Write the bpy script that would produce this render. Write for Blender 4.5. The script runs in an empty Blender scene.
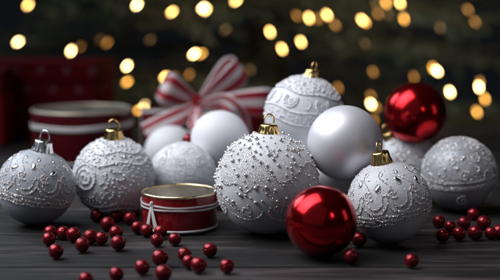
import bpy, math, random
import numpy as np
from mathutils import Vector, Matrix, Quaternion

random.seed(7)
rng = np.random.default_rng(7)
S = bpy.context.scene
COL = S.collection
CM = 0.01
R_ = math.radians

# ------------------------------------------------------------------ camera
FPX, CAMH, PITCH = 1000.0, 17.9, math.atan(0.135)      # focal length in 500-px units, height in cm
cam_d = bpy.data.cameras.new('camera')
cam = bpy.data.objects.new('camera', cam_d)
COL.objects.link(cam)
cam_d.sensor_width = 36
cam_d.lens = 72
cam_d.clip_start = 0.02
cam_d.clip_end = 50
cam.location = (0, 0, CAMH * CM)
cam.rotation_euler = (math.pi / 2 - PITCH, 0, 0)
cam_d.dof.use_dof = True
cam_d.dof.focus_distance = 0.75
cam_d.dof.aperture_fstop = 4.9
S.camera = cam

# ------------------------------------------------------------------ world and lamps
world = bpy.data.worlds.new('World')
S.world = world
world.use_nodes = True
bg = world.node_tree.nodes['Background']
bg.inputs[0].default_value = (0.55, 0.65, 0.8, 1)
bg.inputs[1].default_value = 0.008

def area(name, loc, target, sx, sy, power, color, roll=0):
    d = bpy.data.lights.new(name, 'AREA')
    d.shape = 'RECTANGLE'
    d.size, d.size_y, d.energy, d.color = sx, sy, power, color
    o = bpy.data.objects.new(name, d)
    COL.objects.link(o)
    o.location = loc
    q = (Vector(target) - Vector(loc)).to_track_quat('-Z', 'Y')
    o.rotation_euler = (q @ Quaternion((0, 0, 1), roll)).to_euler()
    return o

key = area('window_light', (-0.42, 0.72, 0.74), (0.05, 0.80, 0.05), 0.62, 1.0, 3.3, (0.97, 0.97, 1.0))
key.data.spread = R_(85)
area('fill_light', (-1.6, -2.0, 2.0), (0.05, 0.9, 0.0), 5.5, 4.5, 8.5, (0.68, 0.79, 1.0))  # big unseen fill panel, added to lift the fronts of the balls
area('lamp_light', (0.41, 0.19, 0.35), (0.05, 0.70, 0.03), 0.05, 0.13, 0.12, (1.0, 0.93, 0.9))
area('side_light', (0.80, 0.62, 0.24), (0.05, 0.75, 0.03), 0.16, 0.30, 0.12, (1.0, 0.92, 0.9))

area('tree_fill', (0.9, 1.6, 1.0), (0.0, 2.6, 0.1), 0.4, 0.4, 8.5, (1.0, 0.86, 0.64)).data.spread = R_(95)  # added fill so the dark fir needles show, not a real lamp
area('sheen_light', (-1.0, 1.55, 0.85), (-0.08, 0.72, 0.0), 0.6, 0.6, 0.9, (0.72, 0.88, 1.0)).data.spread = R_(60)  # added to give the front-left boards a sheen, no window stands there

S.view_settings.view_transform = 'Standard'
S.view_settings.look = 'None'
S.view_settings.exposure = 0
S.view_settings.gamma = 1
S.render.engine = 'CYCLES'
S.cycles.use_denoising = True
S.cycles.max_bounces = 8
S.cycles.sample_clamp_indirect = 6
S.cycles.caustics_reflective = False

# ------------------------------------------------------------------ where a photo point lies
def ray(px, py):
    a, b = (px - 250) / FPX, (140 - py) / FPX
    d = Vector((a, math.cos(PITCH) + b * math.sin(PITCH), -math.sin(PITCH) + b * math.cos(PITCH)))
    return d.normalized()

def at(px, py, dist):
    """point (metres) at dist cm along the sight line"""
    return (Vector((0, 0, CAMH)) + ray(px, py) * dist) * CM

def ball_on_table(px, py, r):
    d = ray(px, py)
    s = r / FPX / math.sqrt(1 + ((px - 250) ** 2 + (py - 140) ** 2) / FPX ** 2)
    dist = CAMH / (s - d.z)
    return at(px, py, dist), s * dist * CM

def ball_at(px, py, r, dist):
    s = r / FPX / math.sqrt(1 + ((px - 250) ** 2 + (py - 140) ** 2) / FPX ** 2)
    return at(px, py, dist), s * dist * CM

# ------------------------------------------------------------------ object helpers
def tag(o, label=None, cat=None, group=None, kind=None):
    if label: o['label'] = label
    if cat: o['category'] = cat
    if group: o['group'] = group
    if kind: o['kind'] = kind
    return o

def thing(name, label, cat, loc, group=None, rotz=0):
    o = bpy.data.objects.new(name, None)
    COL.objects.link(o)
    o.empty_display_size = 0.02
    o.location = loc
    o.rotation_euler = (0, 0, rotz)
    return tag(o, label, cat, group)

class MB:
    """collects geometry for ONE mesh"""
    def __init__(self):
        self.v, self.f, self.n, self.uv = [], [], 0, []
    def add(self, verts, faces):
        verts = np.asarray(verts, dtype=np.float64).reshape(-1, 3)
        faces = np.asarray(faces, dtype=np.int64)
        self.v.append(verts)
        self.f.append(faces + self.n)
        self.n += len(verts)
        return self
    def grid(self, P, close_u=False, close_v=False):
        """P[u][v] points"""
        P = np.asarray(P)
        nu, nv = P.shape[:2]
        u = np.arange(nu if close_u else nu - 1)
        v = np.arange(nv if close_v else nv - 1)
        U, V = np.meshgrid(u, v, indexing='ij')
        U2, V2 = (U + 1) % nu, (V + 1) % nv
        f = np.stack([U * nv + V, U2 * nv + V, U2 * nv + V2, U * nv + V2], -1).reshape(-1, 4)
        return self.add(P.reshape(-1, 3), f)
    def build(self, name, mat, parent=None, smooth=True, loc=None):
        me = bpy.data.meshes.new(name)
        vs = np.concatenate(self.v)
        me.vertices.add(len(vs))
        me.vertices.foreach_set('co', vs.astype(np.float32).ravel())
        idx = np.concatenate([f.ravel() for f in self.f])
        sizes = np.concatenate([np.full(len(f), f.shape[1]) for f in self.f])
        starts = np.concatenate([[0], np.cumsum(sizes)[:-1]])
        me.loops.add(len(idx))
        me.loops.foreach_set('vertex_index', idx.astype(np.int32))
        me.polygons.add(len(sizes))
        me.polygons.foreach_set('loop_start', starts.astype(np.int32))
        me.polygons.foreach_set('use_smooth', np.full(len(sizes), smooth))
        me.update(calc_edges=True)
        me.validate()
        if mat: me.materials.append(mat)
        o = bpy.data.objects.new(name, me)
        COL.objects.link(o)
        if parent: o.parent = parent
        if loc is not None: o.location = loc
        return o

def lathe(mb, profile, n=64, flute=None, M=None):
    """profile: (radius, z) list"""
    P = []
    for r, z in profile:
        row = []
        for k in range(n):
            a = 2 * math.pi * k / n
            rr = r + (flute(a, r, z) if flute else 0)
            p = Vector((rr * math.cos(a), rr * math.sin(a), z))
            row.append(tuple(M @ p if M else p))
        P.append(row)
    mb.grid(P, close_v=True)

def tube(mb, pts, r, n=8, closed=False):
    pts = [Vector(p) for p in pts]
    P = []
    m = len(pts)
    prev = None
    for i, p in enumerate(pts):
        a = pts[(i - 1) % m] if closed or i > 0 else p
        b = pts[(i + 1) % m] if closed or i < m - 1 else p
        t = (b - a).normalized()
        if prev is None:
            prev = t.orthogonal().normalized()
        nrm = (prev - t * prev.dot(t)).normalized()
        prev = nrm
        bi = t.cross(nrm)
        P.append([tuple(p + (nrm * math.cos(q) + bi * math.sin(q)) * r) for q in [2 * math.pi * k / n for k in range(n)]])
    mb.grid(P, close_u=closed, close_v=True)

def bevel(o, w, seg=2):
    m = o.modifiers.new('bevel', 'BEVEL')
    m.width, m.segments, m.limit_method = w, seg, 'ANGLE'
    return o

def box(mb, x0, x1, y0, y1, z0, z1):
    v = [(x, y, z) for x in (x0, x1) for y in (y0, y1) for z in (z0, z1)]
    mb.add(v, [(0, 1, 3, 2), (4, 6, 7, 5), (0, 4, 5, 1), (2, 3, 7, 6), (0, 2, 6, 4), (1, 5, 7, 3)])

# ------------------------------------------------------------------ materials
def mat(name, base=(0.8, 0.8, 0.8), rough=0.5, metal=0.0, coat=0.0, spec=0.5, bump=None, vary=None, rvary=None, emit=None):
    m = bpy.data.materials.new(name)
    m.use_nodes = True
    nt = m.node_tree
    b = nt.nodes['Principled BSDF']
    b.inputs['Base Color'].default_value = (*base, 1)
    b.inputs['Roughness'].default_value = rough
    b.inputs['Metallic'].default_value = metal
    b.inputs['Coat Weight'].default_value = coat
    b.inputs['Coat Roughness'].default_value = 0.08
    b.inputs['Specular IOR Level'].default_value = spec
    if emit:
        b.inputs['Emission Color'].default_value = (*emit[:3], 1)
        b.inputs['Emission Strength'].default_value = emit[3]
    tc = nt.nodes.new('ShaderNodeTexCoord')
    def noise(scale, detail=4, stretch=None):
        n = nt.nodes.new('ShaderNodeTexNoise')
        n.inputs['Scale'].default_value = scale
        n.inputs['Detail'].default_value = detail
        src = tc.outputs['Object']
        if stretch:
            mp = nt.nodes.new('ShaderNodeMapping')
            mp.inputs['Scale'].default_value = stretch
            nt.links.new(src, mp.inputs['Vector'])
            src = mp.outputs[0]
        nt.links.new(src, n.inputs['Vector'])
        return n
    if vary:                      # (scale, other colour)
        n = noise(vary[0])
        mx = nt.nodes.new('ShaderNodeMix'); mx.data_type = 'RGBA'
        mx.inputs[6].default_value = (*base, 1)
        mx.inputs[7].default_value = (*vary[1], 1)
        rp = nt.nodes.new('ShaderNodeMapRange')
        rp.inputs[1].default_value, rp.inputs[2].default_value = 0.35, 0.65
        nt.links.new(n.outputs['Fac'], rp.inputs[0])
        nt.links.new(rp.outputs[0], mx.inputs[0])
        nt.links.new(mx.outputs[2], b.inputs['Base Color'])
    if rvary:                     # (scale, lo, hi)
        n = noise(rvary[0], 6)
        rp = nt.nodes.new('ShaderNodeMapRange')
        rp.inputs[1].default_value, rp.inputs[2].default_value = 0.3, 0.7
        rp.inputs[3].default_value, rp.inputs[4].default_value = rvary[1], rvary[2]
        nt.links.new(n.outputs['Fac'], rp.inputs[0])
        nt.links.new(rp.outputs[0], b.inputs['Roughness'])
    if bump:                      # (scale, strength, distance)
        n = noise(bump[0], 5)
        bp = nt.nodes.new('ShaderNodeBump')
        bp.inputs['Strength'].default_value = bump[1]
        bp.inputs['Distance'].default_value = bump[2]
        nt.links.new(n.outputs['Fac'], bp.inputs['Height'])
        nt.links.new(bp.outputs[0], b.inputs['Normal'])
    return m

M_WHITE = mat('matte_white_lacquer', (0.80, 0.80, 0.85), 0.5, spec=0.35, bump=(900, 0.12, 0.0004), vary=(40, (0.79, 0.80, 0.84)))
M_LILAC = mat('lilac_grey_satin', (0.68, 0.68, 0.73), 0.4, spec=0.5, bump=(900, 0.08, 0.0003), vary=(40, (0.63, 0.63, 0.68)))
M_BLUEGREY = mat('blue_grey_satin', (0.48, 0.51, 0.57), 0.34, spec=0.5, bump=(900, 0.08, 0.0003), vary=(40, (0.44, 0.47, 0.53)))
M_WHITE_ROUGH = mat('frosted_white', (0.84, 0.85, 0.88), 0.62, spec=0.3, bump=(420, 0.55, 0.0012), vary=(55, (0.76, 0.77, 0.81)))
M_SATIN = mat('satin_pearl_white', (0.80, 0.79, 0.84), 0.48, metal=0.42, bump=(1600, 0.05, 0.0002), rvary=(60, 0.43, 0.5))
M_SILVERBODY = mat('silver_grey_frost', (0.52, 0.53, 0.57), 0.5, metal=0.2, bump=(500, 0.35, 0.0008), vary=(60, (0.36, 0.37, 0.41)))
M_GLITTER = mat('silver_glitter', (0.86, 0.84, 0.85), 0.34, metal=0.5, vary=(700, (0.74, 0.70, 0.70)))
M_GLITTER_WHITE = mat('white_glitter', (0.80, 0.81, 0.84), 0.35, metal=0.25)
M_PEARL = mat('silver_pearl', (0.76, 0.74, 0.74), 0.2, metal=0.7, rvary=(300, 0.12, 0.25))
M_MIRROR = mat('mirror_gem', (0.9, 0.9, 0.92), 0.06, metal=1.0)
M_GOLD = mat('gold_cap', (0.80, 0.56, 0.22), 0.2, metal=1.0, rvary=(250, 0.14, 0.3))
M_SILVER = mat('silver_cap', (0.72, 0.73, 0.75), 0.24, metal=1.0, rvary=(250, 0.16, 0.34))
M_RED = mat('red_mirror_lacquer', (0.58, 0.010, 0.016), 0.18, metal=0.95, coat=0.12, bump=(700, 0.03, 0.0002), rvary=(35, 0.15, 0.22))
M_BEAD = mat('red_pearl_bead', (0.25, 0.008, 0.017), 0.32, metal=0.75, coat=0.3, rvary=(260, 0.24, 0.5), vary=(200, (0.17, 0.006, 0.012)))
M_TIN = mat('red_tin_paint', (0.30, 0.008, 0.014), 0.22, coat=0.8, rvary=(80, 0.16, 0.32), vary=(60, (0.24, 0.006, 0.012)))
M_TIN_IN = mat('tin_inside', (0.62, 0.59, 0.54), 0.34, metal=0.9, rvary=(120, 0.25, 0.5))
M_RIM = mat('gold_rim', (0.82, 0.66, 0.40), 0.22, metal=1.0, rvary=(150, 0.16, 0.34))
M_RIB = mat('white_satin_ribbon', (0.74, 0.72, 0.73), 0.4, bump=(900, 0.2, 0.0004))
M_REDBOX = mat('dark_red_paper', (0.10, 0.003, 0.006), 0.6, spec=0.12, bump=(60, 0.2, 0.002))
M_REDLID = mat('bright_red_paper', (0.24, 0.005, 0.010), 0.6, spec=0.12, bump=(60, 0.2, 0.002))
def dotted():
    m = mat('dark_red_dotted_paper', (0.12, 0.003, 0.006), 0.6, spec=0.1)
    nt = m.node_tree; b = nt.nodes['Principled BSDF']
    def node(t, op=None, **k):
        n = nt.nodes.new(t)
        if op: n.operation = op
        return n
    tc = node('ShaderNodeTexCoord'); sp = node('ShaderNodeSeparateXYZ')
    nt.links.new(tc.outputs['Object'], sp.inputs[0])
    def math_(op, a, b_):
        n = node('ShaderNodeMath', op)
        for k, v in enumerate((a, b_)):
            if hasattr(v, 'links'): nt.links.new(v, n.inputs[k])
            else: n.inputs[k].default_value = v
        return n.outputs[0]
    row = math_('FLOOR', math_('MULTIPLY', sp.outputs[2], 1 / 0.026), 0)
    shift = math_('MULTIPLY', math_('MODULO', row, 2.0), 0.018)
    xx = math_('SUBTRACT', math_('FRACT', math_('MULTIPLY', math_('ADD', math_('ADD', sp.outputs[0], sp.outputs[1]), math_('ADD', shift, 5.0)), 1 / 0.036), 0), 0.5)
    zz = math_('SUBTRACT', math_('FRACT', math_('MULTIPLY', sp.outputs[2], 1 / 0.026), 0), 0.5)
    d2 = math_('ADD', math_('POWER', math_('MULTIPLY', xx, 0.036), 2.0), math_('POWER', math_('MULTIPLY', zz, 0.026), 2.0))
    f = math_('LESS_THAN', d2, 0.0052 ** 2)
    mx = nt.nodes.new('ShaderNodeMix'); mx.data_type = 'RGBA'
    mx.inputs[6].default_value = (0.12, 0.003, 0.006, 1); mx.inputs[7].default_value = (0.17, 0.06, 0.08, 1)
    nt.links.new(f, mx.inputs[0]); nt.links.new(mx.outputs[2], b.inputs['Base Color'])
    return m
M_DOTTED = dotted()
M_BARK = mat('bark', (0.05, 0.035, 0.025), 0.9, bump=(60, 0.8, 0.01))
M_NEEDLE = mat('fir_needles', (0.095, 0.115, 0.055), 0.5, vary=(3, (0.018, 0.055, 0.048)))
M_WIRE = mat('dark_green_wire', (0.012, 0.02, 0.014), 0.5)

def stripe_ribbon():
    m = mat('candy_stripe_ribbon', (0.75, 0.70, 0.71), 0.42)
    nt = m.node_tree
    b = nt.nodes['Principled BSDF']
    at_ = nt.nodes.new('ShaderNodeAttribute'); at_.attribute_name = 'across'
    cr = nt.nodes.new('ShaderNodeValToRGB')
    cr.color_ramp.interpolation = 'CONSTANT'
    W, D = (0.76, 0.66, 0.68, 1), (0.42, 0.012, 0.035, 1)
    els = [(0.0, W), (0.10, D), (0.34, W), (0.64, D), (0.90, W)]
    cr.color_ramp.elements[0].position, cr.color_ramp.elements[0].color = els[0]
    cr.color_ramp.elements[1].position, cr.color_ramp.elements[1].color = els[1]
    for p, c in els[2:]:
        e = cr.color_ramp.elements.new(p); e.color = c
    nt.links.new(at_.outputs['Fac'], cr.inputs[0])
    nt.links.new(cr.outputs[0], b.inputs['Base Color'])
    return m
M_STRIPE = stripe_ribbon()

def wood():
    m = bpy.data.materials.new('dark_stained_wood')
    m.use_nodes = True
    nt = m.node_tree
    L = nt.links
    b = nt.nodes['Principled BSDF']
    tc = nt.nodes.new('ShaderNodeTexCoord')
    at_ = nt.nodes.new('ShaderNodeAttribute'); at_.attribute_name = 'board'
    off = nt.nodes.new('ShaderNodeVectorMath'); off.operation = 'MULTIPLY_ADD'
    off.inputs[1].default_value = (3.7, 0, 1.3)
    L.new(at_.outputs['Fac'], off.inputs[0])
    L.new(tc.outputs['Object'], off.inputs[2])
    def nz(scale, detail, dist=0.0, rough=0.6):
        mp = nt.nodes.new('ShaderNodeMapping'); mp.inputs['Scale'].default_value = scale
        L.new(off.outputs[0], mp.inputs['Vector'])
        n = nt.nodes.new('ShaderNodeTexNoise')
        n.inputs['Scale'].default_value = 1
        n.inputs['Detail'].default_value = detail
        n.inputs['Roughness'].default_value = rough
        n.inputs['Distortion'].default_value = dist
        L.new(mp.outputs[0], n.inputs['Vector'])
        return n
    broad = nz((3.5, 26, 20), 5, 1.6)
    fine = nz((9, 150, 40), 8, 0.5, 0.72)
    wear = nz((7, 14, 8), 6, 0.4)
    mul = nt.nodes.new('ShaderNodeMath'); mul.operation = 'MULTIPLY_ADD'
    mul.inputs[1].default_value = 0.55
    L.new(fine.outputs['Fac'], mul.inputs[0])
    s2 = nt.nodes.new('ShaderNodeMath'); s2.operation = 'MULTIPLY'; s2.inputs[1].default_value = 0.55
    L.new(broad.outputs['Fac'], s2.inputs[0]); L.new(s2.outputs[0], mul.inputs[2])
    cr = nt.nodes.new('ShaderNodeValToRGB')
    e = cr.color_ramp.elements
    e[0].position, e[0].color = 0.45, (0.002, 0.0017, 0.0019, 1)
    e[1].position, e[1].color = 0.68, (0.080, 0.066, 0.068, 1)
    k = e.new(0.55); k.color = (0.007, 0.0057, 0.006, 1)
    L.new(mul.outputs[0], cr.inputs[0]); L.new(cr.outputs[0], b.inputs['Base Color'])
    rr = nt.nodes.new('ShaderNodeMapRange')
    rr.inputs[1].default_value, rr.inputs[2].default_value = 0.42, 0.68
    rr.inputs[3].default_value, rr.inputs[4].default_value = 0.72, 0.38
    L.new(mul.outputs[0], rr.inputs[0]); L.new(rr.outputs[0], b.inputs['Roughness'])
    bp = nt.nodes.new('ShaderNodeBump'); bp.inputs['Strength'].default_value = 1.0; bp.inputs['Distance'].default_value = 0.0022
    L.new(mul.outputs[0], bp.inputs['Height']); L.new(bp.outputs[0], b.inputs['Normal'])
    b.inputs['Specular IOR Level'].default_value = 0.4
    return m
M_WOOD = wood()

# ------------------------------------------------------------------ the table
mb = MB()
edges = [-0.275, -0.18, -0.085, 0.01, 0.105, 0.20, 0.30, 0.395, 0.49, 0.585, 0.675, 0.772, 0.868, 0.962, 1.06, 1.155, 1.25, 1.345, 1.44, 1.50]
board = []
for i in range(len(edges) - 1):
    x0, x1 = -0.95 + 0.04 * random.random(), 0.95 + 0.04 * random.random()
    dz = -0.0006 * random.random()
    y0, y1 = edges[i] + 0.0016, edges[i + 1] - 0.0016
    # rounded long edges
    prof = [(y0, -0.03), (y0, dz - 0.0025), (y0 + 0.0008, dz - 0.0008), (y0 + 0.0028, dz), (y1 - 0.0028, dz), (y1 - 0.0008, dz - 0.0008), (y1, dz - 0.0025), (y1, -0.03)]
    mb.grid([[(x, y, z) for y, z in prof] for x in (x1, x0)], close_v=True)
    board += [i] * (2 * len(prof))
box(mb, -0.93, 0.93, -0.26, 1.49, -0.055, -0.0302)
board += [99] * 8
table = mb.build('table', M_WOOD, smooth=False)
a = table.data.attributes.new('board', 'FLOAT', 'POINT')
a.data.foreach_set('value', np.array(board, dtype=np.float32))
tag(table, 'dark weathered wooden table top of long boards', kind='structure')

# ------------------------------------------------------------------ ornaments
OCT = (np.array([(1, 0, 0), (-1, 0, 0), (0, 1, 0), (0, -1, 0), (0, 0, 1), (0, 0, -1)], float),
       np.array([(0, 2, 4), (2, 1, 4), (1, 3, 4), (3, 0, 4), (2, 0, 5), (1, 2, 5), (3, 1, 5), (0, 3, 5)]))
def _ico(sub):
    import bmesh
    bm = bmesh.new()
    bmesh.ops.create_icosphere(bm, subdivisions=sub, radius=1)
    v = np.array([p.co[:] for p in bm.verts]); f = np.array([[q.index for q in p.verts] for p in bm.faces])
    bm.free()
    return v, f
ICO1, ICO2 = _ico(1), _ico(2)

def sph(lat, lon):
    """unit vectors; lon 0 looks along -Y (towards the camera), degrees"""
    la, lo = np.radians(lat), np.radians(lon)
    return np.stack([np.cos(la) * np.sin(lo), -np.cos(la) * np.cos(lo), np.sin(la)], -1)

def rand_rot(n):
    q = rng.normal(size=(n, 4)); q /= np.linalg.norm(q, axis=1)[:, None]
    w, x, y, z = q.T
    return np.stack([np.stack([1 - 2 * (y * y + z * z), 2 * (x * y - w * z), 2 * (x * z + w * y)], -1),
                     np.stack([2 * (x * y + w * z), 1 - 2 * (x * x + z * z), 2 * (y * z - w * x)], -1),
                     np.stack([2 * (x * z - w * y), 2 * (y * z + w * x), 1 - 2 * (x * x + y * y)], -1)], 1)

class Ornament:
    def __init__(self, label, c, R, axis=(0, 0, 1), spin=0, group=None, name='christmas_bauble'):
        self.R, self.c = R, Vector(c)
        self.root = thing(name, label, 'christmas bauble', self.c - Vector((0, 0, R)), group)
        ax = Vector(axis).normalized()
        self.Q = (Vector((0, 0, 1)).rotation_difference(ax) @ Quaternion((0, 0, 1), R_(spin))).to_matrix()
        self.Qn = np.array(self.Q)
        self.g = {}
    def W(self, P):                       # ball-centred rest coordinates -> root coordinates
        return np.asarray(P) @ self.Qn.T + np.array([0, 0, self.R])
    def body(self, m, disp=None):
        nu, nv = 80, 128
        lat = np.linspace(-90, 90, nu); lon = np.linspace(0, 360, nv, endpoint=False)
        LA, LO = np.meshgrid(lat, lon, indexing='ij')
        r = np.full(LA.shape, self.R)
        if disp is not None: r = r + disp(LA, LO)
        P = sph(LA, LO) * r[..., None]
        mb = MB(); mb.grid(self.W(P.reshape(-1, 3)).reshape(P.shape), close_v=True)
        self.b = mb.build('body', m, self.root)
        return self
    def cap(self, m, size=1.0, ring_turn=0.3, tall=1.0):
        R = self.R
        k = 0.19 * size * 0.04
        zb = math.sqrt(max(R * R - (k * 1.15) ** 2, 0)) - 0.0006
        h = k * 1.05 * tall
        def fl(a, r, z):
            t = max(0.0, 1 - (z - zb) / (h * 0.75))
            return 0.06 * k * math.cos(14 * a) * t
        prof = [(k * 1.16, zb - k * 0.06), (k * 1.16, zb), (k * 1.10, zb + h * 0.2), (k * 0.98, zb + h * 0.55), (k * 0.93, zb + h * 0.86),
                (k * 0.87, zb + h * 0.97), (k * 0.75, zb + h), (k * 0.05, zb + h * 1.02)]
        T = lambda P: self.W(np.asarray(P))
        P = []
        n = 112
        for j, (r, z) in enumerate(prof):
            row = []
            for q in range(n):
                a = 2 * math.pi * q / n
                rr = r + (fl(a, r, z) if j < 5 else 0)
                zz = z + (0.12 * k * abs(math.sin(7 * a)) if j < 2 else 0)
                row.append((rr * math.cos(a), rr * math.sin(a), zz))
            P.append(row)
        P = np.array(P)
        mb = MB(); mb.grid(T(P.reshape(-1, 3)).reshape(P.shape), close_v=True)
        c = mb.build('cap', m, self.root)
        pts = []
        rr = k * 0.62
        for i in range(40):
            a = -0.35 + (math.pi + 0.7) * i / 39
            x, z = rr * math.cos(a), zb + h + rr * 0.55 + rr * 1.15 * math.sin(a)
            pts.append((x * math.cos(ring_turn), x * math.sin(ring_turn), z))
        mb = MB(); tube(mb, T(pts), k * 0.085, 8)
        mb.build('hanging_loop', m, c)
        return self
    # ---- decorations: collected by (name, material), each becomes one part
    def grains(self, key, lat, lon, size, template=OCT, lift=0.35, squash=None, turn=None):
        lat, lon, size = np.broadcast_arrays(np.asarray(lat, float), np.asarray(lon, float), np.asarray(size, float))
        lat, lon, size = lat.ravel(), lon.ravel(), size.ravel()
        n = len(lat)
        if n == 0: return self
        N = sph(lat, lon)
        tv, tf = template
        if squash is None:
            rot = rand_rot(n)
        else:                              # flattened on the surface: squash = (length, width, height)
            up = np.array([0, 0, 1.0])
            E = np.cross(up, N); E /= np.linalg.norm(E, axis=1)[:, None]
            U = np.cross(N, E)
            t = np.radians(np.broadcast_to(np.asarray(0 if turn is None else turn, float), (n,)))[:, None]
            A = np.cos(t) * U + np.sin(t) * E
            B = np.cross(A, N)
            rot = np.stack([A * squash[0], B * squash[1], N * squash[2]], -1)
        V = np.einsum('nij,vj->nvi', rot, tv) * size[:, None, None] + (N * (self.R + size * lift)[:, None])[:, None, :]
        F = tf[None] + (np.arange(n) * len(tv))[:, None, None]
        self.g.setdefault(key, MB()).add(self.W(V.reshape(-1, 3)), F.reshape(-1, 3))
        return self
    def cord(self, key, path, size, step=0.9, rows=1, gap=1.3, jitter=0.35, template=OCT):
        """grains strung along a (lat, lon) polyline"""
        path = np.asarray(path, float)
        N = sph(path[:, 0], path[:, 1]) * self.R
        d = np.concatenate([[0], np.cumsum(np.linalg.norm(np.diff(N, axis=0), axis=1))])
        n = max(2, int(d[-1] / (size * step)))
        for r in range(rows):
            s = np.linspace(0, d[-1], n)
            la = np.interp(s, d, path[:, 0]); lo = np.interp(s, d, path[:, 1])
            deg = math.degrees(size / self.R)
            la = la + (r - (rows - 1) / 2) * gap * deg + rng.normal(0, jitter, n) * deg
            lo = lo + rng.normal(0, jitter, n) * deg
            self.grains(key, la, lo, size * rng.uniform(0.7, 1.25, n), template)
        return self
    def fib(self, n, jit=0.6):
        i = np.arange(n) + 0.5
        z = 1 - 2 * i / n
        lat = np.degrees(np.arcsin(z)); lon = (i * 137.50776) % 360
        sp = math.degrees(math.sqrt(4 * math.pi / n))
        lat = np.clip(lat + rng.normal(0, jit * sp * 0.5, n), -89, 89)
        lon = lon + rng.normal(0, jit * sp * 0.5, n) / np.maximum(0.1, np.cos(np.radians(lat)))
        lon = (lon + 180) % 360 - 180
        return lat, lon
    def done(self, mats, flat=('glitter_trim',)):
        gem = self.g.pop('gem_trim', None)
        for k, mb in self.g.items():
            nf = sum(len(f) for f in mb.f)
            if k == 'glitter_trim' and gem:          # the little mirror drops belong to the glitter pattern
                for v, f in zip(gem.v, gem.f): mb.v.append(v); mb.f.append(f + mb.n)
                mb.n += gem.n
            o = mb.build(k, mats[k], self.root, smooth=k not in flat)
            if k == 'glitter_trim' and gem:
                o.data.materials.append(mats['gem_trim'])
                mi = np.zeros(len(o.data.polygons), dtype=np.int32); mi[nf:] = 1
                o.data.polygons.foreach_set('material_index', mi)
                sm = np.zeros(len(mi), dtype=bool); sm[nf:] = True
                o.data.polygons.foreach_set('use_smooth', sm)
        return self

def arc(lat0, lon0, rlat, rlon, a0, a1, n=40):
    a = np.radians(np.linspace(a0, a1, n))
    return np.stack([lat0 + rlat * np.sin(a), lon0 + rlon * np.cos(a)], -1)

def spiral(lat0, lon0, r0, r1, a0, turns, n=90, flip=1, stretch=1.0):
    t = np.linspace(0, 1, n)
    a = np.radians(a0) + flip * 2 * math.pi * turns * t
    r = r0 + (r1 - r0) * t
    return np.stack([lat0 + r * np.sin(a), lon0 + stretch * r * np.cos(a)], -1)

MATS = dict(glitter_trim=M_GLITTER, pearl_trim=M_PEARL, gem_trim=M_MIRROR, raised_pattern=M_WHITE_ROUGH, frost_trim=M_GLITTER_WHITE)
mm = 0.001
BIG_WHITE = 'white textured baubles'

# --- A: the large pearl-studded bauble in the middle
cA, RA = ball_on_table(267, 183, 51.3)
A = Ornament('large white bauble studded with silver pearls over glitter swirls, beside the small red tin', cA, RA, (0.03, 0.0, 1), 12)
A.body(M_WHITE).cap(M_GOLD, 0.98)
def swirl(la, lo):
    l = np.radians(lo)
    return np.sin(np.radians(la) * 5.6 + 1.7 * np.sin(2 * l + 0.9) + 0.9 * np.sin(5 * l + np.radians(la) * 4) + 0.35 * np.sin(11 * l + 2))
la, lo = A.fib(52000, 1.2)
mask = (swirl(la, lo) > -0.3) & (la > -30 + 5 * np.sin(np.radians(lo * 4))) & (la < 50)
mask |= (rng.random(len(la)) < 0.10) & (la > 10) & (la < 80)
A.grains('glitter_trim', la[mask], lo[mask], rng.uniform(0.18, 0.36, mask.sum()) * mm, OCT, 0.2)
# cords running along the edges of the glitter swirls
def contour(f, lev, lat_lo, lat_hi):
    out = []
    for l0 in np.arange(-180, 180, 0.55):
        lats = np.linspace(lat_lo, lat_hi, 400)
        v = f(lats, np.full(400, l0)) - lev
        for i in np.nonzero(v[:-1] * v[1:] < 0)[0]:
            out.append((lats[i], l0))
    return np.array(out)
ct = contour(swirl, -0.3, -30, 52)
for _ in range(2):
    A.grains('glitter_trim', ct[:, 0] + rng.normal(0, 0.5, len(ct)), ct[:, 1] + rng.normal(0, 0.5, len(ct)), rng.uniform(0.3, 0.65, len(ct)) * mm, OCT, 0.5)
for k in range(7):                                       # scrolls hanging under the glitter
    l0 = k * 360 / 7 + 12
    A.cord('glitter_trim', arc(-22, l0, -13, 22, 0, 180, 60), 0.55 * mm, rows=2)
    A.cord('glitter_trim', spiral(-24, l0 + 4, 1.5, 7, 200, 1.3, flip=1, stretch=1.25), 0.5 * mm, rows=2)
    A.cord('glitter_trim', spiral(-20, l0 - 13, 1.2, 5, 20, 1.2, flip=-1, stretch=1.2), 0.46 * mm, rows=2)
# pearls, kept apart from each other
pl, po, ps = [], [], []
la, lo = A.fib(2600, 1.5)
order = rng.permutation(len(la))
V = sph(la, lo)
kept = []
for i in order:
    if la[i] < -20 or la[i] > 72: continue
    sw = swirl(la[i:i + 1], lo[i:i + 1])[0]
    pr = 0.75 if abs(sw + 0.3) < 0.5 else 0.22
    if la[i] > 45: pr = 0.8
    if rng.random() > pr: continue
    md = math.radians(4.7 + 2.2 * rng.random()) if la[i] < 40 else math.radians(5.8)
    if kept and np.min(np.linalg.norm(V[kept] - V[i], axis=1)) < md: continue
    kept.append(i)
    if len(kept) >= 420: break
kept = np.array(kept)
A.grains('pearl_trim', la[kept], lo[kept], rng.choice([0.8, 1.05, 1.3, 1.65], len(kept), p=[.3, .3, .25, .15]) * mm, ICO2, 0.45)
A.done(MATS)

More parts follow.
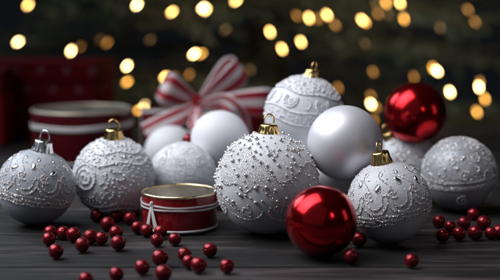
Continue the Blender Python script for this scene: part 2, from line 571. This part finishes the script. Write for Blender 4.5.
def lace(o, gem_turn=0, n=10, seed=0):
    """scalloped lace round the equator with scrolls and mirror drops above"""
    la, lo = o.fib(26000, 1.3)
    m = (la < -7 + 1.5 * np.sin(np.radians(lo * n))) & (la > -17 + 1.5 * np.cos(np.radians(lo * n)))
    o.grains('glitter_trim', la[m], lo[m], rng.uniform(0.2, 0.55, m.sum()) * mm, OCT, 0.35)
    ring = np.stack([np.full(400, -6.0), np.linspace(-180, 180, 400)], -1)
    for lv, sz in ((-6, .6), (-12, .68), (-17.5, .6)):
        ring[:, 0] = lv + 0.8 * np.sin(np.radians(ring[:, 1] * n))
        o.cord('glitter_trim', ring, sz * mm, rows=2)
    w = 360 / n
    for k in range(n):
        c = -180 + w * k
        o.cord('glitter_trim', arc(17, c, -19, w * 0.50, 0, 180, 60), 0.6 * mm, rows=2, gap=1.3)
        o.cord('glitter_trim', arc(15, c, -10, w * 0.30, 0, 180, 50), 0.48 * mm, rows=2)
        o.cord('glitter_trim', arc(15, c + w / 2, 9, w * 0.2, 0, 180, 40), 0.48 * mm)
        o.cord('glitter_trim', spiral(25, c - w * .22, 1.2, 8, 250, 1.15, flip=1, stretch=1.2), 0.5 * mm, rows=2)
        s = np.linspace(0, 1, 50)
        o.cord('glitter_trim', np.stack([18 + 42 * s, c + w * .5 + 10 * np.sin(s * 5.5)], -1), 0.46 * mm)
        # mirror drops and small stones
        o.grains('gem_trim', [33 + 8 * (k % 2)], [c + w * 0.18], [1.9 * mm], ICO2, 0.15, (1.7, 0.8, 0.35), [gem_turn + 35 * (-1) ** k])
        o.grains('gem_trim', [-11.5], [c + w * 0.02], [1.6 * mm], ICO2, 0.2, (1.0, 1.3, 0.4), [0])
        o.grains('gem_trim', [54], [c + w * 0.4], [1.0 * mm], ICO2, 0.15, (1.8, 0.8, 0.4), [20])
        o.cord('glitter_trim', arc(33 + 8 * (k % 2), c + w * .18, 6, 4.5, 0, 360, 40), 0.4 * mm)
        o.grains('pearl_trim', [5, 9, 9, 22, 46], [c, c - 7, c + 7, c + w / 2, c + w * .5 + 6], [0.75 * mm, .55 * mm, .55 * mm, .7 * mm, .6 * mm], ICO2, 0.4)
    m = (rng.random(len(la)) < 0.045) & (la > -5) & (la < 75)
    o.grains('glitter_trim', la[m], lo[m], rng.uniform(0.2, 0.42, m.sum()) * mm, OCT, 0.35)
    return o

# --- H: right front lace bauble, gold cap leaning left
cH, RH = ball_on_table(389, 202, 41.5)
H = Ornament('white bauble with scalloped glitter lace and gold cap, right of the front red ball', cH, RH, (-0.20, -0.02, 1), 10)
H.body(M_LILAC).cap(M_GOLD, 0.95, 0.9, 1.3)
lace(H).done(MATS)
# --- B: far left lace bauble, silver cap
cB, RB = ball_on_table(36, 187, 38.2)
B = Ornament('blue-grey bauble with scalloped glitter lace and silver cap, at the far left', cB, RB, (0.19, 0.02, 1), -6)
B.body(M_BLUEGREY).cap(M_SILVER, 1.02, -0.4, 1.2)
lace(B, 20).done(MATS)

# --- C: bumpy bauble, second from left
cC, RC = ball_on_table(114, 177, 40)
C_ = Ornament('frosted white bauble covered in bumps with upright gold cap, second from the left', cC, RC, (0.02, -0.06, 1), 0)
C_.body(M_WHITE_ROUGH).cap(M_GOLD, 0.98, 0.2, 1.2)
la, lo = C_.fib(1500, 0.9)
d = np.hypot(la - 8, (lo + 38) * 0.95)
m = (la > -38) & (la < 76) & (d > 25) & (rng.random(len(la)) < 0.85)
C_.grains('raised_pattern', la[m], lo[m], rng.uniform(0.55, 1.15, m.sum()) * mm, ICO2, 0.25)
C_.cord('raised_pattern', spiral(8, -38, 2, 22, 0, 2.6, 200, stretch=1.05), 0.95 * mm, step=1.1, jitter=0.15, template=ICO2)
for lv in (-40, -31, 30, 47):
    C_.cord('raised_pattern', np.stack([lv + 3 * np.sin(np.radians(np.linspace(-180, 180, 300) * 5)), np.linspace(-180, 180, 300)], -1), 0.8 * mm, step=1.2, jitter=0.2, template=ICO2)
la, lo = C_.fib(16000, 1.3)
m = (la > -40) & (rng.random(len(la)) < 0.30 + 0.3 * np.sin(np.radians(la * 7 + lo * 3)))
C_.grains('glitter_trim', la[m], lo[m], rng.uniform(0.18, 0.42, m.sum()) * mm, OCT, 0.6)
m = rng.integers(0, len(la), 26)
m = m[la[m] > 0]
C_.grains('gem_trim', la[m], lo[m], rng.uniform(0.8, 1.3, len(m)) * mm, ICO2, 0.6, (1.2, 1, 0.45), rng.uniform(0, 180, len(m)))
C_.done(MATS)

# --- D: sugar-textured bauble right behind the red tin
cD, RD = ball_on_table(183, 175.5, 33.5)
D = Ornament('white sugar-textured bauble without a cap, half hidden right behind the small red tin', cD, RD)
D.body(M_WHITE_ROUGH)
la, lo = D.fib(9000, 1.0)
w = np.sin(np.radians(lo * 6 + 20 * np.sin(np.radians(la * 5)))) * np.sin(np.radians(la * 8))
m = rng.random(len(la)) < 0.35 + 0.5 * (w > 0.05)
D.grains('frost_trim', la[m], lo[m], rng.uniform(0.2, 0.62, m.sum()) * mm, OCT, 0.4)
for k in range(9):
    D.cord('raised_pattern', spiral(32, k * 40, 1.5, 9, k * 50, 1.6, 80, stretch=1.3), 0.55 * mm, step=1.1, jitter=0.2, template=ICO1)
D.done(MATS, ('glitter_trim', 'frost_trim'))

# --- E: plain blurred bauble in the back
cE, RE = ball_on_table(171, 152, 26.5)
Ornament('small plain white bauble at the back, blurred, beside the smooth matte white ball', cE, RE).body(M_WHITE)

# --- F: smooth matte bauble perched behind the pearl bauble
cF, RF = ball_at(220, 140, 29.5, 91)
Ornament('smooth plain matte white ball peeking over the left shoulder of the pearl-studded bauble', cF, RF).body(M_WHITE)

# --- M: satin ball resting on A and H
cM, RM = ball_at(345, 143, 37.6, 79.2)
Ornament('smooth satin pearl-white ball resting on top between the pearl bauble and the lace bauble', cM, RM).body(M_SATIN)

# --- G: embossed bauble on top of the heap
cG, RG = ball_at(304, 115, 39.5, 87)
G = Ornament('white bauble embossed with bumps and a horseshoe scroll, gold cap, topmost of the heap', cG, RG, (0.20, -0.02, 1), 0)
G.body(M_WHITE).cap(M_GOLD, 0.9, 1.0)
lonf = np.linspace(-180, 180, 400)
la, lo = G.fib(2600, 0.8)
m = (la > 39 + 2 * np.sin(np.radians(lo * 5))) & (la < 80) & (rng.random(len(la)) < 0.9)
G.grains('raised_pattern', la[m], lo[m], rng.uniform(0.5, 0.95, m.sum()) * mm, ICO2, 0.3)
m = (la < 7) & (la > -6) & (rng.random(len(la)) < 0.9)
G.grains('raised_pattern', la[m], lo[m], rng.uniform(0.45, 0.85, m.sum()) * mm, ICO2, 0.3)
for lv, s in ((37, .85), (9, .7), (-8, .7)):
    G.cord('raised_pattern', np.stack([lv + 2 * np.sin(np.radians(lonf * 5)), lonf], -1), s * mm, step=1.0, jitter=0.1, template=ICO2)
for k in range(7):
    c = 22 + k * 360 / 7
    for rr, s in ((11, .8), (7.5, .7)):
        G.cord('raised_pattern', arc(24, c, rr, rr * 1.0, 150, 390, 70), s * mm, step=0.9, jitter=0.08, template=ICO2)
    G.cord('raised_pattern', spiral(23, c, 0.8, 4, 0, 1.2, 50), 0.55 * mm, jitter=0.08, template=ICO2)
    G.cord('raised_pattern', arc(22, c + 26, 8, 6, -100, 100, 40), 0.5 * mm, jitter=0.08, template=ICO2)
la, lo = G.fib(6000, 1.2)
m = (rng.random(len(la)) < 0.25) & (la > -8)
G.grains('frost_trim', la[m], lo[m], rng.uniform(0.15, 0.35, m.sum()) * mm, OCT, 0.4)
G.done(MATS, ('glitter_trim', 'frost_trim'))

# --- I: embossed bauble behind the right lace bauble
cI, RI = ball_on_table(405, 166, 33.5)
I_ = Ornament('small pearly bauble with raised scrolls and gold cap, behind the right lace bauble', cI, RI, (-0.52, -0.1, 1), 0)
I_.body(M_WHITE).cap(M_GOLD, 0.9, 0.4)
for k in range(80):
    lt, ln = rng.uniform(-15, 72), rng.uniform(-180, 180)
    I_.cord('glitter_trim', spiral(lt, ln, 1.2, rng.uniform(8, 13), rng.uniform(0, 360), 1.5, 80, flip=rng.choice([-1, 1]), stretch=1 / max(.4, math.cos(R_(lt)))), 0.75 * mm, step=0.9, rows=2, jitter=0.2)
la, lo = I_.fib(4500, 1.2)
m = (la > -22) & (rng.random(len(la)) < 0.4)
I_.grains('glitter_trim', la[m], lo[m], rng.uniform(0.2, 0.5, m.sum()) * mm, OCT, 0.4)
I_.done(MATS)

# --- J: silver bauble at the far right
cJ, RJ = ball_on_table(459, 174, 37)
J = Ornament('silver grey glitter bauble with sparkling flecks on its upper half, farthest right', cJ, RJ, (-0.1, -0.12, 1), 0)
J.body(M_SILVERBODY)
for k in range(48):
    lt, ln = rng.uniform(-36, 68), rng.uniform(-180, 180)
    J.cord('glitter_trim', spiral(lt, ln, 1.2, rng.uniform(7, 12), rng.uniform(0, 360), 1.5, 80, flip=rng.choice([-1, 1]), stretch=1 / max(.4, math.cos(R_(lt)))), 0.6 * mm, step=0.9, rows=2, jitter=0.2)
la, lo = J.fib(15000, 1.3)
t = np.sin(np.radians(lo * 5 + 25 * np.sin(np.radians(la * 6)))) * np.sin(np.radians(la * 9 + 40))
m = (la > -4) & (rng.random(len(la)) < np.where(t > 0, 0.75, 0.2))
J.grains('glitter_trim', la[m], lo[m], rng.uniform(0.18, 0.5, m.sum()) * mm, OCT, 0.4)
la, lo = J.fib(420, 1.0)
m = (la > 5) & (rng.random(len(la)) < 0.45)
J.grains('gem_trim', la[m], lo[m], rng.uniform(0.7, 1.3, m.sum()) * mm, ICO1, 0.3, (1.5, 0.9, 0.5), rng.uniform(0, 180, m.sum()))
for lv in (-5, -8, 3):
    J.cord('glitter_trim', np.stack([np.full(400, float(lv)), lonf], -1), 0.5 * mm, rows=2)
J.done(MATS, ('glitter_trim', 'gem_trim'))

# --- red balls
cL, RL = ball_on_table(321, 221, 36)
Ornament('shiny metallic red ball lying in front of the heap at the table front', cL, RL).body(M_RED)
cK, RK = ball_at(415, 113, 31, 92)
Ornament('shiny metallic red ball resting on the two silvery baubles at the back right', cK, RK).body(M_RED)

# --- the balls at the bottom of the heap
Ornament('grey-white ball glimpsed in the gap between the front red ball and the satin ball', (0.068, 0.826, 0.032), 0.032).body(M_WHITE)
Ornament('white ball hidden at the bottom of the heap under the embossed bauble', (0.026, 0.899, 0.032), 0.032).body(M_WHITE)

# ------------------------------------------------------------------ red beads
BEADS = [(96.4, 215), (116, 215.4), (134.5, 211.8), (130, 218), (107.6, 223.7), (116, 232.4), (137.3, 227), (146.5, 230.2), (63.3, 232.7), (73.6, 234.3),
         (90.6, 236.6), (101.5, 238), (48.8, 238.8), (55.9, 251), (82.2, 244.6), (118.2, 242.7), (142.2, 267), (116.5, 274), (86, 279.3),
         (160.5, 231.5), (156.9, 240), (174.8, 239), (209.9, 249.7), (184.5, 254.2), (160, 257.4), (189, 261.5), (198.6, 264.8), (163.3, 272.9), (226.9, 266),
         (359, 239.3), (350.7, 256), (411.6, 260.4), (438.8, 221.3), (442.6, 235.2), (450, 226.5), (458.9, 233.5), (463.7, 223), (473.5, 214), (475.2, 232.5),
         (483.7, 222.5), (490.9, 232.8), (499.5, 231.5), (50.5, 232.2)]
def bead_mesh():
    mb = MB()
    n = 26
    prof = []
    r = 0.0053
    hole = 0.08
    for i in range(n + 1):
        a = hole + (math.pi - 2 * hole) * i / n
        prof.append((r * math.sin(a), -r * math.cos(a)))
    prof = [(r * hole * 0.8, -r * 0.7)] + prof + [(r * hole * 0.8, r * 0.7)]
    lathe(mb, prof, 40)
    return mb
proto = None
groups = {}
for i, (px, py) in enumerate(BEADS):
    d = ray(px, py)
    r = 0.53 * (1 + 0.2 * (random.random() - 0.5))
    dist = (CAMH - r) / -d.z
    p = at(px, py, dist)
    if px < 155 and py < 262: where, grp = 'small red bead among those scattered before the two left baubles', 'red beads left of the tin'
    elif px < 300: where, grp = 'small red bead in the blurred foreground before the red tin', 'red beads in the foreground'
    elif px > 430: where, grp = 'small red bead in the cluster below the farthest right bauble', 'red beads clustered at the right'
    else: where, grp = None, 'red beads around the shiny red ball'
    if (px, py) == (359, 239.3): where = 'small red bead tucked between the shiny red ball and the right lace bauble'
    if (px, py) == (350.7, 256): where = 'small red bead lying just right of the bottom of the shiny red ball'
    if (px, py) == (411.6, 260.4): where = 'lone small red bead in front of the right lace bauble'
    if (px, py) == (174.8, 239): where = 'small red bead right in front of the middle of the small red tin'
    if (px, py) == (160.5, 231.5): where = 'small red bead by the tin wall beneath its ribbon knot'
    if (px, py) == (226.9, 266): where = 'rightmost of the small red beads in front of the pearl bauble'
    if (px, py) == (209.9, 249.7): where = 'small red bead by itself just in front of the pearl bauble, nearest to it'
    if (px, py) == (86, 279.3): where = 'small red bead cut off by the bottom edge of the photo'
    if proto is None:
        o = proto = bead_mesh().build('red_bead', M_BEAD)
    else:
        o = proto.copy(); COL.objects.link(o)
    o.location = p
    s = r / 0.53
    o.scale = (s, s, s)
    o.rotation_euler = (random.uniform(-1.2, 1.2), random.uniform(-1.2, 1.2), random.uniform(0, 6))
    tag(o, where, 'bead', grp)

o = proto.copy(); COL.objects.link(o)
o.location = at(188.5, 139.8, 91.0); o.rotation_euler = (0.5, 0.7, 0)
tag(o, 'single red bead caught high between the plain white balls, off the table', 'bead', 'red beads in the foreground')
del o['group']

# ------------------------------------------------------------------ ribbons
def ribbon(name, pts, widths, wdirs, mat_, parent, thick=0.0006, nv=9, cup=0.0):
    """a strip of cloth along pts with its width along wdirs"""
    mb = MB(); P = []; ac = []
    for p, w, d in zip(pts, widths, wdirs):
        row = []
        for j in range(nv):
            t = j / (nv - 1)
            q = Vector(p) + Vector(d) * (t - 0.5) * w
            if cup: q = q + Vector((0, -1, 0)) * cup * w * (0.25 - (t - 0.5) ** 2)
            row.append(tuple(q)); ac.append(t)
        P.append(row)
    mb.grid(P)
    o = mb.build(name, mat_, parent)
    a = o.data.attributes.new('across', 'FLOAT', 'POINT')
    a.data.foreach_set('value', np.array(ac, dtype=np.float32))
    s = o.modifiers.new('cloth', 'SOLIDIFY'); s.thickness = thick; s.offset = 0
    return o

# ------------------------------------------------------------------ round tins
def round_tin(label, c, R, h, rim_m, ribbons, paint=None):
    t = thing('round_tin', label, 'tin', c)
    mb = MB()
    w = 0.0011
    lathe(mb, [(0.0, 0.0004), (R * 0.96, 0.0004), (R * 0.985, 0.0012), (R, 0.003), (R, h * 0.86), (R, h * 0.955)], 128)
    mb.build('wall', paint or M_TIN, t)
    mb = MB()
    lathe(mb, [(R - w, h * 0.96), (R - w, h * 0.5), (R - w, 0.004), (R - w * 3, 0.0025), (0.0, 0.0022)], 128)
    mb.build('inner_lining', M_TIN_IN, t)
    mb = MB()
    prof = []
    for i in range(17):
        a = 2 * math.pi * i / 16
        prof.append((R - w * 0.4 + 0.0012 * math.cos(a), h * 0.972 + 0.0011 * math.sin(a) * (h / 0.028) ** 0.5))
    lathe(mb, prof, 128)
    mb.build('rim', rim_m, t)
    mb = MB()
    lathe(mb, [(R + 0.0003, 0.0014), (R + 0.0008, 0.0020), (R + 0.0008, 0.0030), (R + 0.0003, 0.0036)], 128)
    mb.build('foot_band', M_RIB, t)
    for z, wd, wob, ph in ribbons:
        P = []
        n = 160
        for k in range(n):
            a = 2 * math.pi * k / n
            zz = z + wob * math.sin(a + ph) + 0.25 * wob * math.sin(5 * a)
            rr = R + 0.0007 + 0.0002 * math.sin(9 * a + ph)
            P.append([(rr * math.cos(a), rr * math.sin(a), zz + wd * (j / 4 - 0.5)) for j in range(5)])
        mb = MB(); mb.grid(P, close_u=True)
        o = mb.build('ribbon', M_RIB, t)
        s = o.modifiers.new('cloth', 'SOLIDIFY'); s.thickness = 0.0005; s.offset = 1
    return t

tz = 0.0305
ctin = at(179.5, 190.2, 1); 
d = ray(179.5, 190.2); dist = (CAMH - tz * 100) / -d.z
pt = at(179.5, 190.2, dist); Rt = 37.3 / 1000 * dist * CM
tin = round_tin('small round red tin with gold rim and thin white ribbon, among beads on the table', (pt.x, pt.y, 0), Rt, tz, M_RIM,
                [(tz * 0.74, 0.0014, 0.0009, -0.6), (tz * 0.63, 0.0013, -0.0005, 0.9)])
# knot and tails of the little ribbon, on the front left of the tin
ang = R_(-90 - 40)
def on_wall(da, z, lift=0.0016):
    a_ = ang + da
    return Vector(((Rt + lift) * math.cos(a_), (Rt + lift) * math.sin(a_), z))
for s_, spread in ((-1, 0.16), (1, 0.17)):
    pts = [on_wall(s_ * spread * (i / 14) ** 1.1, tz * (0.80 - 0.74 * i / 14), 0.0014 + 0.0006 * math.sin(i / 14 * 3)) for i in range(15)]
    wd = [(on_wall(s_ * 0.2, 0) - on_wall(0, 0)).normalized() * s_ + Vector((0, 0, 0.15)) for i in range(15)]
    ribbon('ribbon_tail', pts, [0.0016 + 0.0030 * i / 14 for i in range(15)], wd, M_RIB, tin, 0.0003)
mb = MB(); V, F = ICO2
kp = on_wall(0, tz * 0.79, 0.0013)
mb.add(V * np.array([0.0016, 0.0010, 0.0022]) + np.array(kp), F)
mb.build('ribbon_knot', M_RIB, tin)

# the bigger tin behind
tz2 = 0.060
d = ray(82, 108); dist = (CAMH - tz2 * 100) / -d.z
pt = at(82, 108, dist); R2 = 49 / 1000 * dist * CM
M_CREAM = mat('cream_rim', (0.75, 0.66, 0.52), 0.3, metal=0.5)
round_tin('large round dark red tin with pale rim and ribbon, blurred behind the left baubles', (pt.x, pt.y, 0), R2, tz2, M_CREAM,
          [(tz2 * 0.72, 0.006, 0.002, 0.5)], mat('old_dark_red_paint', (0.10, 0.003, 0.007), 0.5, spec=0.2, vary=(30, (0.09, 0.004, 0.007))))

# ------------------------------------------------------------------ gift boxes
def gift_box(label, c, rotz, sx, sy, h, lid_h, m_body, m_lid, band=None):
    t = thing('gift_box', label, 'gift box', c, None, rotz)
    mb = MB(); box(mb, -sx / 2, sx / 2, -sy / 2, sy / 2, 0.0005, h - lid_h + 0.004)
    bevel(mb.build('box', m_body, t, False), 0.0015)
    mb = MB(); box(mb, -sx / 2 - .002, sx / 2 + .002, -sy / 2 - .002, sy / 2 + .002, h - lid_h, h)
    bevel(mb.build('lid', m_lid, t, False), 0.002)
    if band:
        mb = MB(); e = 0.0008 + 0.002
        for w in (band,):
            P = [(-w / 2, w / 2)]
            x0, x1 = -w / 2, w / 2
            prof = [(-sy / 2 - e, 0.001), (-sy / 2 - e, h + e - .002), (sy / 2 + e, h + e - .002), (sy / 2 + e, 0.001)]
            mb.grid([[(x, y, z) for y, z in prof] for x in (x0, x1)])
            prof = [(-sx / 2 - e, 0.001), (-sx / 2 - e, h + e - .0015), (sx / 2 + e, h + e - .0015), (sx / 2 + e, 0.001)]
            mb.grid([[(x, y, z) for x, z in prof] for y in (x0, x1)])
        o = mb.build('ribbon_band', M_RIB, t, False)
        s = o.modifiers.new('cloth', 'SOLIDIFY'); s.thickness = 0.0006; s.offset = 0
    return t

def on_depth(px, py, y):
    d = ray(px, py)
    return Vector((0, 0, CAMH * CM)) + d * (y / d.y)
# red boxes at the left back
pr = on_depth(103, 62, 1.36)
gift_box('dark red gift box printed with pale dots, blurred at the left back', (pr.x - 0.104, 1.42, 0), R_(-6), 0.20, 0.11, pr.z, 0.028, M_DOTTED, M_DOTTED)
pr = on_depth(4, 70, 1.29)
gift_box('plain deep red gift box cut off by the left edge of the photo', (pr.x - 0.06, 1.315, 0), R_(4), 0.115, 0.08, pr.z, 0.03, M_REDLID, M_REDBOX)
# the box that carries the striped bow
pk = on_depth(198, 103, 1.14)
hb = pk.z - 0.012
gb = gift_box('deep red gift box tied with a big candy striped bow, behind the white baubles', (pk.x, 1.16, 0), R_(8), 0.13, 0.11, hb, 0.022, M_REDBOX, M_REDBOX, band=0.03)
Minv = (Matrix.Translation((pk.x, 1.16, 0)) @ Matrix.Rotation(R_(8), 4, 'Z')).inverted()
bow = bpy.data.objects.new('bow', None); COL.objects.link(bow); bow.parent = gb
bow.matrix_parent_inverse = Minv.copy() @ Matrix.Identity(4)
bow.location = (0, 0, 0)
U = 1.14 / 1000                                    # one photo pixel at the bow, metres
def P3(px, py, dy=0.0):
    return on_depth(px, py, 1.14 + dy)
def bow_loop(tip, width, depth, lean=0.0):
    k = P3(198, 104)
    e = P3(*tip)
    d = e - k
    Lg = d.length; d.normalize()
    w = Vector((0, 1, 0)).cross(d).normalized()
    pts, wid, wd = [], [], []
    n = 40
    for i in range(n + 1):
        t = i / n
        s = math.sin(math.pi * t) ** 0.8
        y = -depth * math.sin(2 * math.pi * t) * (0.55 + 0.45 * s)
        pts.append(k + d * Lg * s + Vector((0, 1, 0)) * y + w * lean * math.sin(2 * math.pi * t))
        wid.append(width * (0.30 + 0.70 * math.sin(min(1, s * 1.0) * math.pi / 2) ** 1.2) * (1 - 0.25 * max(0, s - 0.85) / 0.15))
        wd.append((w + Vector((0, 0.25, 0))).normalized())
    ribbon('bow_loop', pts, wid, wd, M_STRIPE, bow, cup=0.12)
bow_loop((241, 65), 0.031, 0.022, 0.004)
bow_loop((161, 86), 0.037, 0.026, 0.004)
bow_loop((280, 104), 0.036, 0.030, -0.004)
def bow_tail(path, width):
    n = 24
    ctrl = [P3(*q) for q in path]
    pts, wd = [], []
    for i in range(n + 1):
        t = i / n * (len(ctrl) - 1)
        j = min(int(t), len(ctrl) - 2); u = t - j
        p0, p1, p2, p3 = ctrl[max(j - 1, 0)], ctrl[j], ctrl[j + 1], ctrl[min(j + 2, len(ctrl) - 1)]
        pts.append(0.5 * ((2 * p1) + (p2 - p0) * u + (2 * p0 - 5 * p1 + 4 * p2 - p3) * u * u + (3 * p1 - p0 - 3 * p2 + p3) * u ** 3))
    for i in range(n + 1):
        a_ = (pts[min(i + 1, n)] - pts[max(i - 1, 0)]).normalized()
        wd.append((Vector((0, 1, 0)).cross(a_) + Vector((0, 0.3, 0))).normalized())
    ribbon('bow_tail', pts, [width * (0.45 + 0.55 * min(1, 3 * i / n)) for i in range(n + 1)], wd, M_STRIPE, bow, cup=0.1)
bow_tail([(200, 106, -.01), (220, 101, -.045), (233, 108, -.055), (240, 120, -.05), (243, 136, -.045)], 0.021)
bow_tail([(197, 106, -.01), (180, 116, -.04), (163, 124, -.05), (145, 133, -.05)], 0.022)
bow_tail([(198, 106, -.01), (196, 122, -.05), (205, 140, -.065)], 0.022)
mb = MB(); V, F = ICO2
mb.add(V * np.array([0.009, 0.009, 0.011]) + np.array(P3(198, 104, -0.006)), F)
mb.build('bow_knot', M_REDLID, bow)

# ------------------------------------------------------------------ the fir tree behind
TX, TY, TZ0, TH, TRAD = 0.05, 2.95, -0.80, 2.7, 1.40
def tree_r(z): return max(0.03, TRAD * (1 - (z - TZ0) / TH) ** 0.9)
tree = thing('fir_tree', 'dark green fir tree strung with warm lights, blurred behind everything', 'tree', (TX, TY, TZ0))
mb = MB()
lathe(mb, [(0.0, 0.0), (0.085, 0.0), (0.07, 0.3), (0.05, 1.2), (0.022, 2.2), (0.004, TH)], 16)
mb.build('trunk', M_BARK, tree)
bv, nv_, nf = MB(), [], []
cnt = 0
def needles(p0, p1, n, ln):
    global cnt
    d = (p1 - p0)
    L_ = d.length
    if L_ < 1e-4: return
    d /= L_
    o1 = d.orthogonal().normalized(); o2 = d.cross(o1)
    for i in range(n):
        t = random.random()
        a_ = random.uniform(0, 2 * math.pi)
        b = p0 + d * L_ * t
        side = o1 * math.cos(a_) + o2 * math.sin(a_)
        tip = b + (d * 0.75 + side).normalized() * ln * random.uniform(0.7, 1.2)
        wv = d.cross(side) * 0.0016
        nv_.extend([tuple(b - wv), tuple(b + wv), tuple(tip)])
        nf.append((cnt, cnt + 1, cnt + 2)); cnt += 3
for k in range(330):
    z = TZ0 + 0.25 + (TH - 0.35) * (k / 330) ** 1.15
    az = k * 2.39996 + random.uniform(-.2, .2)
    dirv = Vector((math.cos(az), math.sin(az), 0))
    if dirv.y > 0.55: continue                              # the far side of the tree
    L_ = tree_r(z) * random.uniform(0.8, 1.06)
    base = Vector((0, 0, z - TZ0))
    prev = base
    tilt = random.uniform(-0.55, 0.10)
    seg = 7
    for s in range(1, seg + 1):
        t = s / seg
        p = base + dirv * L_ * t + Vector((0, 0, tilt * L_ * t + 0.14 * L_ * t * t))
        tube(bv, [prev, p], 0.007 * (1.1 - t), 5)
        if t > 0.22:
            needles(prev, p, 24, 0.022)
            for sd in (-1, 1):
                for q in range(2):
                    tw = (dirv * random.uniform(0.4, 0.9) + sd * Vector((-dirv.y, dirv.x, 0)) * random.uniform(0.5, 1.0) + Vector((0, 0, random.uniform(-.35, .15)))).normalized()
                    b0 = prev.lerp(p, random.random())
                    e0 = b0 + tw * (0.08 + 0.22 * (1.15 - t) * L_) * random.uniform(0.7, 1.1)
                    tube(bv, [b0, e0], 0.0022, 4)
                    needles(b0, e0, 34, 0.022)
        prev = p
bv.build('branch', M_BARK, tree)
mb = MB(); mb.add(nv_, nf)
mb.build('needles', M_NEEDLE, tree, smooth=False)

# ------------------------------------------------------------------ fairy lights on the tree
def bulb_mat(name, col, s):
    m = mat(name, (0.8, 0.6, 0.3), 0.3, emit=(*col, s))
    return m
BUL = {'w': bulb_mat('bulb_warm_white', (1.0, 0.66, 0.27), 32), 'y': bulb_mat('bulb_yellow', (1.0, 0.56, 0.16), 21),
       'o': bulb_mat('bulb_amber', (1.0, 0.46, 0.08), 10), 'f': bulb_mat('bulb_faint_amber', (1.0, 0.42, 0.10), 0.22),
       'd': bulb_mat('bulb_dim_amber', (1.0, 0.40, 0.06), 1.9)}
LIGHTS = [(28, 5, 'y'), (18, 42, 'w'), (71, 51, 'w'), (80, 47, 'd'), (107, 43, 'd'), (104, 88, 'd'), (137, 5, 'w'), (172, 12, 'y'), (203, 8, 'w'), (206, 10, 'y'), (236, 1, 'y'),
          (127, 66, 'w'), (127, 82, 'o'), (144, 106, 'w'), (139, 110, 'o'), (165, 77, 'y'), (174, 76, 'd'), (194, 54, 'w'), (201, 54, 'o'), (189, 75, 'd'),
          (270, 32, 'y'), (297, 16, 'd'), (309, 18, 'y'), (318, 19, 'd'), (327, 15, 'y'), (335, 25, 'd'), (282, 49, 'y'), (301, 42, 'y'), (362, 20, 'y'), (365, 22, 'o'), (373, 72, 'd'),
          (371, 104, 'w'), (376, 107, 'd'), (338, 88, 'd'), (386, 3, 'o'), (400, 3, 'y'), (404, 19, 'o'), (378, 14, 'd'), (437, 71, 'w'), (433, 68, 'o'), (450, 92, 'w'), (479, 87, 'w'), (480, 82, 'd'),
          (485, 99, 'o'), (477, 112, 'o'), (414, 77, 'd'), (374, 120, 'd'), (371, 96, 'd'), (468, 10, 'd'), (475, 22, 'd'), (365, 44, 'f'), (100, 40, 'f'), (388, 15, 'f'), (376, 4, 'f'), (225, 30, 'f'), (470, 140, 'f'), (250, 70, 'f'), (440, 112, 'f'), (150, 40, 'f'), (440, 28, 'f')]
fl = thing('fairy_lights', 'string of small warm glowing bulbs hung over the dark fir tree', 'fairy lights', (TX, TY - 0.8, 0))
Vb, Fb = ICO2
pos = []
bulb_me = {}
for i, (px, py, kd) in enumerate(LIGHTS):
    d = ray(px, py)
    y = 1.6                                                   # walk along the sight line to the tree's outer shell
    while y < 2.9:
        p = Vector((0, 0, CAMH * CM)) + d * (y / d.y)
        if math.hypot(p.x - TX, p.y - TY) < tree_r(p.z) * 1.03: break
        y += 0.02
    if kd in 'odf': y += 0.10 * random.random()
    p = Vector((0, 0, CAMH * CM)) + d * (y / d.y)
    pos.append(p)
    if kd not in bulb_me:
        mb = MB(); mb.add(Vb * np.array([0.0024, 0.0024, 0.0066]), Fb)
        o = mb.build('bulb', BUL[kd], fl); bulb_me[kd] = o
    else:
        o = bulb_me[kd].copy(); COL.objects.link(o); o.parent = fl
    o.location = p - Vector((TX, TY - 0.8, 0))
    o.rotation_euler = (random.uniform(-.4, .4), (0.75 if px < 250 else -0.5) + random.uniform(-.25, .25), 0)
# one wire running from bulb to bulb, always on to the nearest one left
left = list(range(len(pos))); order = [left.pop(0)]
while left:
    j = min(left, key=lambda q: (pos[q] - pos[order[-1]]).length)
    left.remove(j); order.append(j)
pts = []
for a_, b_ in zip(order[:-1], order[1:]):
    p, q = pos[a_], pos[b_]
    for s in range(6):
        t = s / 6
        v = p.lerp(q, t) + Vector((0, 0.012, -0.10 * (q - p).length * 4 * t * (1 - t) + 0.007))
        pts.append(v - Vector((TX, TY - 0.8, 0)))
mb = MB(); tube(mb, pts, 0.0011, 5)
mb.build('wire', M_WIRE, fl)
